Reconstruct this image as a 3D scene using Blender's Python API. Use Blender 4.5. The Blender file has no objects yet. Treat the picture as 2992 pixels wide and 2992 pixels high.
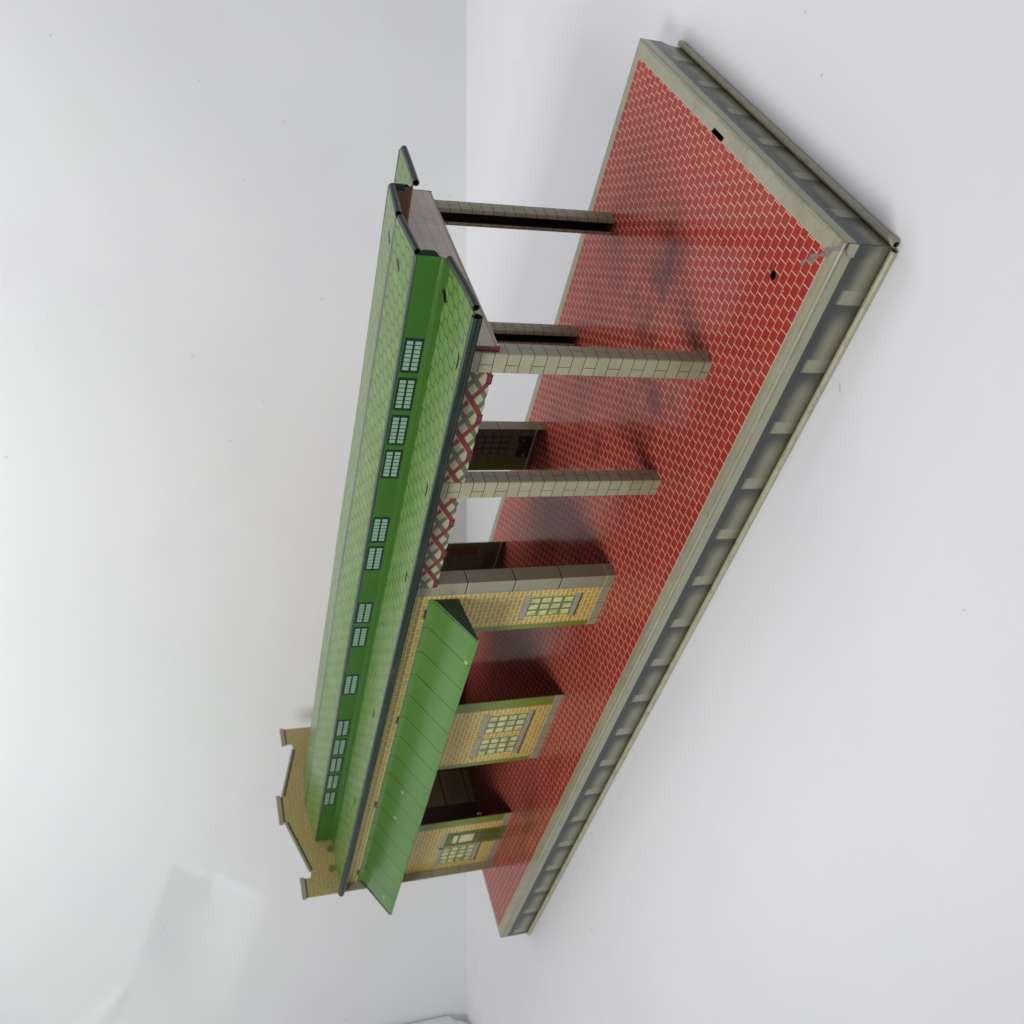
import bpy, bmesh, math, random
from mathutils import Vector, Matrix
from mathutils.geometry import tessellate_polygon
random.seed(7)
C = bpy.context.scene.collection
S = bpy.context.scene
MM = 0.001                      # all measures below are millimetres of the toy

# ------------------------------------------------------------------ camera
cam = bpy.data.cameras.new('camera'); camo = bpy.data.objects.new('camera', cam); C.objects.link(camo)
R0 = Vector((0.72636042, 0.68690152, -0.02380851))     # towards the photo's upper edge (phone was held sideways)
R1 = Vector((0.228422, -0.2739248, -0.93423155))       # towards the photo's right edge
R2 = Vector((-0.64824681, 0.67315043, -0.35587156))    # view direction
m = Matrix((R1, R0, -R2)).transposed().to_4x4()
m.translation = Vector((115.34674444, -239.61939739, 212.28169272)) * MM
camo.matrix_world = m
cam.sensor_width = 36; cam.lens = 2854.339 / 2992 * 36
cam.clip_start = 0.02; cam.clip_end = 50
cam.dof.use_dof = True; cam.dof.focus_distance = 0.40; cam.dof.aperture_fstop = 20.0
S.camera = camo
S.render.resolution_x = 1024; S.render.resolution_y = 1024

# ------------------------------------------------------------------ world, lamps, exposure
W = bpy.data.worlds.new('World'); S.world = W; W.use_nodes = True
bg = W.node_tree.nodes['Background']; bg.inputs[0].default_value = (0.90, 0.93, 1.0, 1); bg.inputs[1].default_value = 0.26
def lamp(name, loc, target, size, power, col, sy=None, along=(1, 0, 0)):
    l = bpy.data.lights.new(name, 'AREA'); l.energy = power; l.color = col
    l.shape = 'RECTANGLE'; l.size = size * MM; l.size_y = (sy or size) * MM
    o = bpy.data.objects.new(name, l); C.objects.link(o)
    z = (Vector(loc) - Vector(target)).normalized(); x = Vector(along); x = (x - z * x.dot(z)).normalized(); y = z.cross(x)
    mm = Matrix((x, y, z)).transposed().to_4x4(); mm.translation = Vector(loc) * MM; o.matrix_world = mm
    return o
lamp('ceiling_lamp', (-110, 330, 640), (-110, 330, 0), 820, 1.6, (0.975, 0.965, 1.0), 160, (608, 497, 0))
lamp('front_lamp', (-185, -350, 510), (-20, 260, 470), 230, 3.35, (1.0, 0.99, 0.97))
S.view_settings.view_transform = 'Standard'; S.view_settings.look = 'None'
S.view_settings.exposure = 0.0; S.view_settings.gamma = 1.0; S.view_settings.use_curve_mapping = False
S.cycles.max_bounces = 8; S.cycles.use_denoising = True

# ------------------------------------------------------------------ node expressions
class X:
    """a value in a node tree; arithmetic on it adds Math nodes"""
    def __init__(s, t, v): s.t = t; s.v = v
    def op(s, o, *a, clamp=False):
        n = s.t.nodes.new('ShaderNodeMath'); n.operation = o; n.use_clamp = clamp
        for i, q in enumerate((s,) + a):
            q = q.v if isinstance(q, X) else q
            if isinstance(q, (int, float)): n.inputs[i].default_value = q
            else: s.t.links.new(q, n.inputs[i])
        return X(s.t, n.outputs[0])
    def __add__(s, o): return s.op('ADD', o)
    __radd__ = __add__
    def __sub__(s, o): return s.op('SUBTRACT', o)
    def __rsub__(s, o): return X(s.t, float(o)).op('SUBTRACT', s)
    def __mul__(s, o): return s.op('MULTIPLY', o)
    __rmul__ = __mul__
    def __truediv__(s, o): return s.op('DIVIDE', o)
    def __neg__(s): return s.op('MULTIPLY', -1.0)
    def abs(s): return s.op('ABSOLUTE')
    def floor(s): return s.op('FLOOR')
    def fract(s): return s.op('FRACT')
    def gt(s, o): return s.op('GREATER_THAN', o)
    def lt(s, o): return s.op('LESS_THAN', o)
    def mn(s, o): return s.op('MINIMUM', o)
    def mx(s, o): return s.op('MAXIMUM', o)
    def sat(s): return s.op('ADD', 0.0, clamp=True)
    def pow(s, o): return s.op('POWER', o)
    def wrap(s, p, c=0.0):
        """signed distance to the nearest c + k*p"""
        return (((s - c) / p + 0.5).fract() - 0.5) * p
    def line(s, w, soft=0.06):
        """1 where |s| < w/2, soft edge"""
        return ((w / 2 + soft) - s.abs()).op('DIVIDE', 2 * soft, clamp=True)
    def step(s, e, soft=0.05):
        """0 below e, 1 above"""
        return (s - (e - soft)).op('DIVIDE', 2 * soft, clamp=True)
    def band(s, a, b, soft=0.05): return s.step(a, soft) * (1.0 - s.step(b, soft))

class Mat:
    def __init__(self, name):
        self.m = bpy.data.materials.new(name); self.m.use_nodes = True
        self.t = self.m.node_tree; self.b = self.t.nodes['Principled BSDF']
        tc = self.t.nodes.new('ShaderNodeTexCoord')
        self.co = tc.outputs['Object']
        sp = self.t.nodes.new('ShaderNodeSeparateXYZ'); self.t.links.new(self.co, sp.inputs[0])
        self.x, self.y, self.z = [X(self.t, sp.outputs[i]) * 1000.0 for i in range(3)]
        sn = self.t.nodes.new('ShaderNodeSeparateXYZ'); self.t.links.new(tc.outputs['Normal'], sn.inputs[0])
        self.nx, self.ny, self.nz = [X(self.t, sn.outputs[i]) for i in range(3)]
    def noise(self, scale_mm, detail=3.0, rough=0.55, stretch=(1, 1, 1), off=0.0):
        mp = self.t.nodes.new('ShaderNodeMapping'); self.t.links.new(self.co, mp.inputs[0])
        mp.inputs['Scale'].default_value = [1000.0 / scale_mm / q for q in stretch]
        mp.inputs['Location'].default_value = (off, off * 1.7, off * 0.6)
        n = self.t.nodes.new('ShaderNodeTexNoise'); self.t.links.new(mp.outputs[0], n.inputs['Vector'])
        n.inputs['Scale'].default_value = 1.0; n.inputs['Detail'].default_value = detail; n.inputs['Roughness'].default_value = rough
        return X(self.t, n.outputs['Fac'])
    def specks(self, scale_mm, size, off=0.0):
        """sparse round flecks"""
        mp = self.t.nodes.new('ShaderNodeMapping'); self.t.links.new(self.co, mp.inputs[0])
        mp.inputs['Scale'].default_value = [1000.0 / scale_mm] * 3; mp.inputs['Location'].default_value = (off, off, off)
        n = self.t.nodes.new('ShaderNodeTexVoronoi'); self.t.links.new(mp.outputs[0], n.inputs['Vector']); n.inputs['Scale'].default_value = 1.0
        return X(self.t, n.outputs['Distance']).lt(size)
    def cell(self, a, b):
        """random 0..1 per integer cell"""
        cx = self.t.nodes.new('ShaderNodeCombineXYZ'); self.t.links.new(a.v, cx.inputs[0]); self.t.links.new(b.v, cx.inputs[1])
        n = self.t.nodes.new('ShaderNodeTexWhiteNoise'); n.noise_dimensions = '2D'; self.t.links.new(cx.outputs[0], n.inputs['Vector'])
        return X(self.t, n.outputs['Value'])
    def mix(self, f, a, b):
        n = self.t.nodes.new('ShaderNodeMix'); n.data_type = 'RGBA'
        f = f.v if isinstance(f, X) else f
        for sock, q in ((n.inputs[0], f), (n.inputs[6], a), (n.inputs[7], b)):
            if isinstance(q, tuple): sock.default_value = (*q, 1.0) if len(q) == 3 else q
            elif isinstance(q, (int, float)): sock.default_value = q
            else: self.t.links.new(q, sock)
        return n.outputs[2]
    def scale(self, c, f):
        """colour times a factor"""
        n = self.t.nodes.new('ShaderNodeMix'); n.data_type = 'RGBA'; n.blend_type = 'MULTIPLY'; n.inputs[0].default_value = 1.0
        if isinstance(c, tuple): n.inputs[6].default_value = (*c, 1.0)
        else: self.t.links.new(c, n.inputs[6])
        self.t.links.new(f.v, n.inputs[7]); return n.outputs[2]
    k = 1.0                                            # overall depth of the printed colours
    def out(self, col, rough=0.3, spec=0.5, bump=None, bump_s=0.1, coat=0.0, metal=0.0):
        i = self.b.inputs
        if self.k != 1.0: col = tuple(q * self.k for q in col) if isinstance(col, tuple) else self.scale(col, X(self.t, 0.0).op('ADD', self.k))
        if isinstance(col, tuple): i['Base Color'].default_value = (*col, 1.0)
        else: self.t.links.new(col, i['Base Color'])
        if isinstance(rough, X): self.t.links.new(rough.v, i['Roughness'])
        else: i['Roughness'].default_value = rough
        i['Specular IOR Level'].default_value = spec; i['Metallic'].default_value = metal
        if coat: i['Coat Weight'].default_value = coat; i['Coat Roughness'].default_value = 0.12
        if bump is not None:
            n = self.t.nodes.new('ShaderNodeBump'); n.inputs['Distance'].default_value = bump_s * MM; n.inputs['Strength'].default_value = 1.0
            self.t.links.new(bump.v, n.inputs['Height']); self.t.links.new(n.outputs[0], i['Normal'])
        return self.m
    def worn(self, c, amount=0.25, dirt=(0.10, 0.085, 0.05), speck=True, off=0.0):
        """age: blotchy tone, grime film, a few chips"""
        c = self.scale(c, self.noise(9, 4, off=off) * 0.30 + 0.85)
        g = (self.noise(26, 5, 0.62, off=off + 3.1) - 0.52) * 4.0
        c = self.mix((g.sat() * amount), c, dirt)
        if speck:
            sp = self.specks(7.5, 0.055, off) * self.noise(40, 2, off=off + 8).gt(0.52)
            c = self.mix(sp * 0.7, c, (0.06, 0.045, 0.03))
        return c

def lerp(a, b, t): return a + (b - a) * t

# ---- paint colours (base colours, not lit ones)
STONE = (0.385, 0.37, 0.27); STONE_D = (0.30, 0.30, 0.215); KHAKI = (0.415, 0.405, 0.275)
BRICK = (0.375, 0.042, 0.037); MORTAR = (0.80, 0.47, 0.29)
YELLOW = (0.50, 0.365, 0.072); YMORTAR = (0.78, 0.69, 0.33)
LIME = (0.165, 0.235, 0.026); DEEPGREEN = (0.041, 0.138, 0.019); ROOFGREEN = (0.138, 0.248, 0.056); AWNGREEN = (0.100, 0.230, 0.048)
DARKBEAD = (0.012, 0.030, 0.024); BROWN = (0.20, 0.125, 0.07)

def mat_paper(name, tint, big):
    M = Mat(name)
    c = M.mix((M.noise(big, 4, 0.6) - 0.35).sat() * 1.4, tint, tuple(q * w for q, w in zip(tint, (0.955, 0.975, 0.955))))
    c = M.mix(((M.noise(70, 5, 0.62, off=11.0) - 0.5) * 3.5).sat() * 0.6, c, tuple(q * w for q, w in zip(tint, (0.95, 0.935, 0.97))))
    c = M.mix(((M.noise(95, 4, 0.6, off=17.0) - 0.5) * 3.5).sat() * 0.6, c, tuple(q * w for q, w in zip(tint, (0.965, 0.985, 0.945))))
    fl = M.specks(21, 0.030, 2.0) * M.noise(60, 2, off=5).gt(0.5)
    c = M.mix(fl * 0.45, c, (0.30, 0.29, 0.28))
    sm = (1.0 - ((M.x + 50.5).abs() * 0.55).mx((M.y + 8.0 - (M.x + 50.5) * 0.9).abs() * 1.2)).sat() * M.noise(1.6, 3).gt(0.47)
    c = M.mix(sm * 0.6, c, (0.22, 0.22, 0.24))
    return M.out(c, 0.62, 0.25, M.noise(5, 4, 0.6), 0.10)
M_FLOOR = mat_paper('white_paper_floor', (0.80, 0.796, 0.815), 60)
M_WALL = mat_paper('white_paper_wall', (0.86, 0.865, 0.872), 110)

def mat_deck():
    M = Mat('lithographed_platform'); M.k = 1.0; x, y, z = M.x, M.y, M.z
    # red brick paving
    ph, pl = 4.1512, 4.558
    r = ((y - 6.0) / ph).floor(); odd = (r * 0.5).fract().gt(0.25)
    xs = x + odd * (pl / 2)
    dj = xs.wrap(pl, -48.1); dr = y.wrap(ph, 6.0)
    tone = M.cell(r, ((xs + 48.1) / pl).floor()) * 0.16 + 0.92
    br = M.scale(BRICK, tone)
    br = M.mix((M.noise(34, 4, 0.6, off=2) - 0.42).sat() * 0.7, br, (0.33, 0.032, 0.030))
    br = M.mix((dj - 0.29).line(0.16, 0.05) * 0.55, br, (0.03, 0.012, 0.008))
    mo = dj.line(0.36, 0.06).mx(dr.line(0.22, 0.06))
    br = M.mix(mo, br, MORTAR)
    # worn dark smears, strengthened to paint in the pillars' shadows
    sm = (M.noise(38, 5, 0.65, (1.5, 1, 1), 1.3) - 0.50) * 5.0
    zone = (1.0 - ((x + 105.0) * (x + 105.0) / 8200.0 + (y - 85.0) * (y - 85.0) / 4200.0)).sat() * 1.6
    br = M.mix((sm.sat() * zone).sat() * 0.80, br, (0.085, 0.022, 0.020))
    br = M.mix(((M.noise(60, 5, 0.7, off=4) - 0.55) * 4.0).sat() * 0.25, br, (0.10, 0.02, 0.018))
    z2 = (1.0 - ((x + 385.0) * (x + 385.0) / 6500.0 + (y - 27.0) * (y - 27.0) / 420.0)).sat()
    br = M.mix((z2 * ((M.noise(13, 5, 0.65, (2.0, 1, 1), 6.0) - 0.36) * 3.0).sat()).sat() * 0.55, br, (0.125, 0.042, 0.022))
    br = M.mix(M.specks(9, 0.05, 1.0) * M.noise(25, 2, off=6).gt(0.53) * 0.75, br, (0.07, 0.045, 0.03))
    br = M.mix(M.specks(16, 0.025, 3.0) * 0.7, br, (0.6, 0.42, 0.36))
    # stone border
    st = M.mix((M.noise(4.5, 5, 0.65) - 0.35).sat() * 1.3, STONE, (0.31, 0.31, 0.215))
    st = M.mix(((M.noise(16, 5, 0.65, off=9) - 0.48) * 3.2).sat() * 0.6, st, (0.245, 0.215, 0.14))
    inner = x.band(-497.5, -6.5, 0.08) * y.band(6.0, 176.2, 0.08)
    st = M.mix(y.band(3.4, 6.0, 0.5) * ((M.noise(24, 4, 0.6, (4, 1, 1), 2.0) - 0.40) * 3.0).sat() * 0.55, st, (0.24, 0.19, 0.12))
    rim = (x + 6.4).line(0.3) .mx((y - 5.85).line(0.3)) * x.band(-498, -6.2) * y.band(5.7, 176.4)
    st = M.mix(rim * 0.8, st, (0.75, 0.55, 0.36))
    edge_d = (-x).mn(y).mn(181.6 - y)
    st = M.mix((edge_d - 0.5 - M.noise(7, 3, off=1)).line(0.5, 0.2) * 0.45 * M.noise(12, 4).step(0.46, 0.05), st, (0.16, 0.13, 0.075))
    st = M.mix(M.specks(5, 0.07, 4.0) * M.noise(20, 2, off=2).gt(0.45) * 0.75, st, (0.10, 0.075, 0.04))
    top = M.mix(inner, st, br)
    # scraped corner
    u = (y + x) * 0.7071 + 0.5 ; v = (y - x) * 0.7071
    wob = (M.noise(3.2, 4, 0.7) - 0.5) * 5.0
    sc = ((u + wob).abs().lt(1.0 + (v - 9.0).abs() * -0.02 + (v * 0.9).op('SINE') * 0.5)) * v.band(0.3, 22.5, 0.1) * M.noise(1.2, 3).gt(0.38)
    top = M.mix(sc, top, M.mix(M.noise(2.2, 3, off=3), (0.20, 0.14, 0.13), (0.30, 0.26, 0.24)))
    # lithographed sides: stone piers with airbrushed recesses
    onx = M.nx.abs().gt(0.7)
    s = (x + (-22.3) * -1.0) * (1.0 - onx) + (y - 158.6) * onx
    per = 27.9
    g = ((s + 0.0) / per).fract() * per                # 0 .. per measured to the right from a sharp pier edge
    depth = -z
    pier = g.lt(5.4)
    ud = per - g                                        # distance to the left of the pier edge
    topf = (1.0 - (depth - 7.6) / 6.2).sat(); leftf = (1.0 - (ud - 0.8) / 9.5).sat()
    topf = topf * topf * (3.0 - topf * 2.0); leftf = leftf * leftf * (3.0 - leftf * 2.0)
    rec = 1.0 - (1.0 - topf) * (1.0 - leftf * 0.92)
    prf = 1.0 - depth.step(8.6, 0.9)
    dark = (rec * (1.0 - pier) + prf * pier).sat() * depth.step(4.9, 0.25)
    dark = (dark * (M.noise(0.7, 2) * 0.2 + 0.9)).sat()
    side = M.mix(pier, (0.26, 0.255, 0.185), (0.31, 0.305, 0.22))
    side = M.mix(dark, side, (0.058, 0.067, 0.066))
    side = M.mix((1.0 - (18.6 - depth) / 5.0).sat() * 0.75, side, (0.060, 0.052, 0.022))  # darker olive towards the bottom roll
    side = M.mix(depth.band(1.5, 4.9), side, (0.34, 0.345, 0.24))
    side = M.mix(((M.noise(15, 5, 0.7, off=13) - 0.52) * 4.0).sat() * 0.35, side, (0.17, 0.15, 0.10))
    side = M.mix(M.specks(7, 0.035, 2.0) * 0.8, side, (0.6, 0.6, 0.5))
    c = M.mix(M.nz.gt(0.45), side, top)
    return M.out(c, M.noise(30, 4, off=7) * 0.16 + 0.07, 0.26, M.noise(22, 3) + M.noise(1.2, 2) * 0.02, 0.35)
M_DECK = mat_deck()

def mat_plain(name, col, rough=0.35, amount=0.3, spec=0.5, off=0.0, bump=0.02):
    M = Mat(name); return M.out(M.worn(col, amount, off=off), rough, spec, M.noise(6, 3), bump)
M_BEADSTONE = Mat('worn_stone_coloured_roll')
_c = M_BEADSTONE.mix((M_BEADSTONE.noise(2.6, 5, 0.7, (2.0, 2.0, 1)) - 0.5).sat() * 4.0, (0.44, 0.42, 0.29), (0.24, 0.19, 0.12))
M_BEADSTONE = M_BEADSTONE.out(_c, 0.32, 0.5, M_BEADSTONE.noise(2, 4), 0.08)
M_HOLLOW = mat_plain('dark_tin_inside_and_gap', (0.06, 0.047, 0.034), 0.6, 0.2, 0.2)

def mat_stone_post():
    M = Mat('lithographed_stone_pillar'); M.k = 0.82; x, y, z = M.x, M.y, M.z
    side = M.nx.abs().gt(0.75)
    ph = 5.16
    dz = z.wrap(ph, 3.4); r = ((z - 3.4) / ph).floor() + 1.0
    odd = (r * 0.5).fract().gt(0.25)
    # even courses are halved on the front, odd ones on the flanks
    vf = (x + 0.6).line(0.32) * (1.0 - odd) * (1.0 - side)
    vs = (y - 4.0).line(0.30) * odd * side
    hl = (dz + 0.32).line(0.22, 0.08) * 0.55
    c = M.scale(KHAKI, M.cell(r, side + odd * 2.0) * 0.12 + 0.94)
    c = M.mix((M.noise(1.1, 3, 0.7) - 0.4).sat() * 0.8, c, (0.315, 0.32, 0.18))
    c = M.mix((M.noise(10, 4, 0.6, off=3) - 0.5).sat() * 2.2, c, (0.29, 0.265, 0.15))
    c = M.mix(hl, c, (0.56, 0.56, 0.38))
    c = M.mix(dz.line(0.36).mx(vf).mx(vs) * 0.95, c, (0.045, 0.04, 0.018))
    c = M.mix(M.specks(5, 0.05, 3.0) * M.noise(14, 2).gt(0.5) * 0.7, c, (0.10, 0.08, 0.05))
    return M.out(c, 0.33, 0.5, M.noise(5, 3), 0.03)
M_POST = mat_stone_post()

def brick_yellow(M, a, z, z0=4.9, ph=2.33, pl=5.5):
    r = ((z - z0) / ph).floor(); odd = (r * 0.5).fract().gt(0.25)
    xs = a + odd * (pl / 2)
    t = M.cell(r, (xs / pl).floor()) * 0.22 + 0.88
    c = M.scale(YELLOW, t)
    c = M.mix((M.noise(40, 3, off=4) - 0.4).sat() * 0.8, c, (0.55, 0.37, 0.085))
    mo = xs.wrap(pl).line(0.46, 0.06).mx((z - z0).wrap(ph).line(0.46, 0.06))
    return M.mix(mo, c, YMORTAR)

def mat_front_wall():
    M = Mat('lithographed_brick_wall'); M.k = 0.95; x, y, z = M.x, M.y, M.z
    c = brick_yellow(M, x, z)
    # green door trims
    tr = x.band(-234.2, -230.6).mx(x.band(-300.4, -292.8)).mx(x.band(-353.9, -350.3)).mx(x.band(-421.0, -413.8)) * z.band(4.1, 69.0)
    c = M.mix(tr, c, LIME)
    ol = ((x + 230.4).line(0.35).mx((x + 300.6).line(0.35)).mx((x + 350.1).line(0.35)).mx((x + 421.2).line(0.35))) * z.band(4.1, 69.0)
    c = M.mix(ol * 0.6, c, (0.20, 0.12, 0.02))
    # stone plinth
    st = M.mix((M.noise(3.5, 4, 0.65) - 0.35).sat() * 1.2, (0.345, 0.345, 0.235), (0.28, 0.28, 0.19))
    pl = M.mix(x.wrap(11.5, -217.8).line(0.35) * 0.8, st, (0.05, 0.05, 0.035))
    pl = M.mix((z - 4.75).line(0.4) * 0.7, pl, (0.62, 0.58, 0.36))
    c = M.mix(1.0 - z.step(4.9), c, pl)
    # corner pilaster in long stone blocks
    pi = M.mix((M.noise(4, 4, 0.65, off=2) - 0.35).sat() * 1.0, (0.29, 0.285, 0.195), (0.235, 0.23, 0.155))
    dj = z.wrap(23.25, 4.7)
    pi = M.mix((dj + 0.45).line(0.3) * 0.8, pi, (0.70, 0.68, 0.48))
    pi = M.mix(dj.line(0.75) * z.step(10.0), pi, (0.04, 0.035, 0.02))
    pi = M.mix((x + 205.3).line(0.25) * 0.6, pi, (0.15, 0.15, 0.10))
    c = M.mix(x.step(-206.3), c, pi)
    c = M.mix(M.specks(8, 0.035, 5.0) * M.noise(20, 2).gt(0.5) * 0.6, c, (0.09, 0.07, 0.03))
    return M.out(c, 0.28, 0.5, M.noise(30, 2) + M.noise(1.5, 2) * 0.02, 0.25)
M_FWALL = mat_front_wall()

def mat_interior():
    M = Mat('lithographed_interior'); x, y, z = M.x, M.y, M.z
    a = x + y
    r = (z / 5.6).floor(); odd = (r * 0.5).fract().gt(0.25)
    li = z.wrap(5.6).line(0.35).mx((a + odd * 5.0).wrap(10.0).line(0.35))
    c = M.mix(li * 0.85, M.scale((0.17, 0.14, 0.085), M.noise(14, 3) * 0.4 + 0.8), (0.04, 0.03, 0.02))  # base tan darkened to paint in the dim light indoors
    c = M.mix((z - 2.6).line(0.9, 0.15), c, (0.62, 0.46, 0.34))
    c = M.mix(1.0 - z.step(2.1), c, (0.10, 0.075, 0.05))
    return M.out(c, 0.4, 0.4)
M_INSIDE = mat_interior()

def mat_end_wall():
    M = Mat('lithographed_gable_brick'); x, y, z = M.x, M.y, M.z
    c = brick_yellow(M, y, z, 0.0)
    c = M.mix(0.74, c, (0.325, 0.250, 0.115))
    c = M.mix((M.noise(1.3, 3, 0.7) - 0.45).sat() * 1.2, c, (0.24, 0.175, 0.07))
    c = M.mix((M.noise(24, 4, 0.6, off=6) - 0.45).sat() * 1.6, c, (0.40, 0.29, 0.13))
    # two green shrubs in pots printed beside the clerestory
    for cy, cz, rr in ((65.2, 103.4, 2.4), (52.0, 104.4, 2.4)):
        d = ((y - cy) * (y - cy) + (z - cz) * (z - cz)).pow(0.5) + (M.noise(1.8, 3) - 0.5) * 2.6
        c = M.mix((1.0 - d.step(rr, 0.5)) * 0.7, c, (0.045, 0.115, 0.025))
    # quoins at both ends, plinth
    q = (1.0 - y.step(40.9)).mx(y.step(153.4)) * (1.0 - z.step(101.0))
    st = M.mix((M.noise(4, 4, 0.65) - 0.35).sat(), (0.36, 0.34, 0.24), (0.27, 0.25, 0.18))
    st = M.mix(z.wrap(18.0, 6.0).line(0.35) * 0.8, st, (0.06, 0.05, 0.03))
    c = M.mix(q, c, st)
    # panelled inside, seen through the doorway
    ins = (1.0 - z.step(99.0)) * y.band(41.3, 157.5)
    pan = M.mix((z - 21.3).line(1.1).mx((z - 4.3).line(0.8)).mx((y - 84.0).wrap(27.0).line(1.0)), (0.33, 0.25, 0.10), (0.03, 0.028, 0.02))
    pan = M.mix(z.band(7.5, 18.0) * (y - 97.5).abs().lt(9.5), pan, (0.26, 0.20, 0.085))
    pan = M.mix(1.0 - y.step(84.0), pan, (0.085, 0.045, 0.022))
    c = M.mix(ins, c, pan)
    return M.out(c, 0.36, 0.45, M.noise(20, 3), 0.15)
M_GABLE = mat_end_wall()

def mat_roof(name, upper):
    M = Mat(name); M.k = 0.88; x, y, z = M.x, M.y, M.z
    p, A, L = 3.72, 0.55, 10.15
    yy = y - 63.3 if not upper else y - 88.2
    xx = x + 91.2 + yy * (-0.10 if not upper else 0.0) if not upper else x + 60.4
    t = yy / p
    tri = ((t * 0.5).fract() * 2.0 - 1.0).abs() * 2.0 - 1.0          # +1 on even rows
    d1 = (xx - tri * A).wrap(L); d2 = (xx - L / 2 + tri * A).wrap(L)
    w = (xx / L).fract() * L
    ev = yy.wrap(2 * p); od = (yy - p).wrap(2 * p)
    inev = w.lt(L / 2); 
    e = ev.line(0.46, 0.08) * inev + od.line(0.46, 0.08) * (1.0 - inev)
    ln = d1.line(0.46, 0.08).mx(d2.line(0.46, 0.08)).mx(e).sat()
    cellx = (xx / (L / 2)).floor(); celly = ((yy + p * 1.0) / (2 * p)).floor()
    c = M.scale(ROOFGREEN, M.cell(cellx, celly) * 0.16 + 0.90)
    c = M.mix((M.noise(22, 4, 0.6, (1, 0.6, 1), 3.0) - 0.45).sat() * 1.6, c, (0.100, 0.222, 0.038))
    if upper: c = M.mix((M.noise(26, 5, 0.62, off=8) - 0.48).sat() * 2.6 * (1.0 - (-x - 53.0) / 420.0).sat(), c, (0.20, 0.215, 0.085))
    c = M.mix(ln * 0.92, c, (0.012, 0.038, 0.024))
    if upper:
        yc = 98.1 - (x + 53.0) * 0.0017
        c = M.mix((y - yc).line(3.0, 0.15), c, (0.070, 0.080, 0.080))
        yf = 70.6 - (x + 53.0) * 0.0044
        c = M.mix(1.0 - (y - yf).step(0.6, 0.1), c, (0.045, 0.065, 0.060))
    else:
        yb = 63.5 - (x + 53.0) * 0.005
        mir = (194.0 - y); ys = y.mn(mir)
        c = M.mix((ys - yb).step(0.0), c, (0.050, 0.142, 0.017))
        c = M.mix((ys - yb).line(0.3) * 0.8, c, (0.015, 0.06, 0.015))
    c = M.mix(M.specks(11, 0.035, 2.0) * M.noise(30, 2, off=1).gt(0.52) * 0.8, c, (0.05, 0.05, 0.03))
    c = M.mix(M.specks(23, 0.02, 6.0) * 0.8, c, (0.55, 0.56, 0.42))
    return M.out(c, M.noise(30, 3, off=2) * 0.12 + 0.22, 0.22, M.noise(26, 2, 0.5, (1, 0.7, 1)) + M.noise(1.5, 2) * 0.012, 0.5)
M_UROOF = mat_roof('lithographed_upper_roof_tiles', True)
M_LROOF = mat_roof('lithographed_lower_roof_tiles', False)
M_BROWN = mat_plain('brown_lacquered_inside', BROWN, 0.4, 0.3)
M_CLER = mat_plain('deep_green_lacquer', DEEPGREEN, 0.22, 0.10, off=2.0, bump=0.05)
M_BEAD = mat_plain('dark_green_rolled_edge', (0.007, 0.020, 0.015), 0.20, 0.25, 0.35, off=5.0, bump=0.03)
M_BEADDUST = mat_plain('dusty_rolled_edge', (0.022, 0.030, 0.030), 0.42, 0.45, 0.5, off=7.0, bump=0.05)
M_COPING = mat_plain('stone_coloured_coping', (0.31, 0.275, 0.185), 0.4, 0.3, off=4.0)
M_COPSH = mat_plain('dark_line_under_coping', (0.055, 0.048, 0.03), 0.4, 0.1)

def mat_awning():
    M = Mat('green_awning_lacquer'); M.k = 0.93; x, y, z = M.x, M.y, M.z
    c = M.scale(AWNGREEN, M.noise(40, 3, off=1) * 0.25 + 0.875)
    c = M.mix((x + y * 0.03).wrap(17.47, -208.6).line(0.46, 0.08) * 0.95, c, (0.008, 0.030, 0.012))
    c = M.mix((M.noise(16, 5, 0.65, off=5) - 0.55).sat() * 1.5, c, (0.06, 0.125, 0.03))
    for px, py in ((-354.1, 30.0), (-380.6, 30.0), (-462.0, 23.0), (-226.0, 17.2)):
        d = ((x - px) * (x - px) * 0.6 + (y - py) * (y - py)).pow(0.5) + (M.noise(1.5, 2) - 0.5) * 1.2
        c = M.mix((1.0 - d.step(0.9, 0.2)) * 0.85, c, (0.42, 0.48, 0.24))
    c = M.mix(M.specks(14, 0.03, 2.0) * 0.7, c, (0.03, 0.06, 0.02))
    return M.out(c, 0.24, 0.5, M.noise(30, 2), 0.3)
M_AWN = mat_awning()
M_AWNCAP = mat_plain('dark_green_awning_end', (0.012, 0.040, 0.012), 0.3, 0.2, off=3.0)

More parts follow.
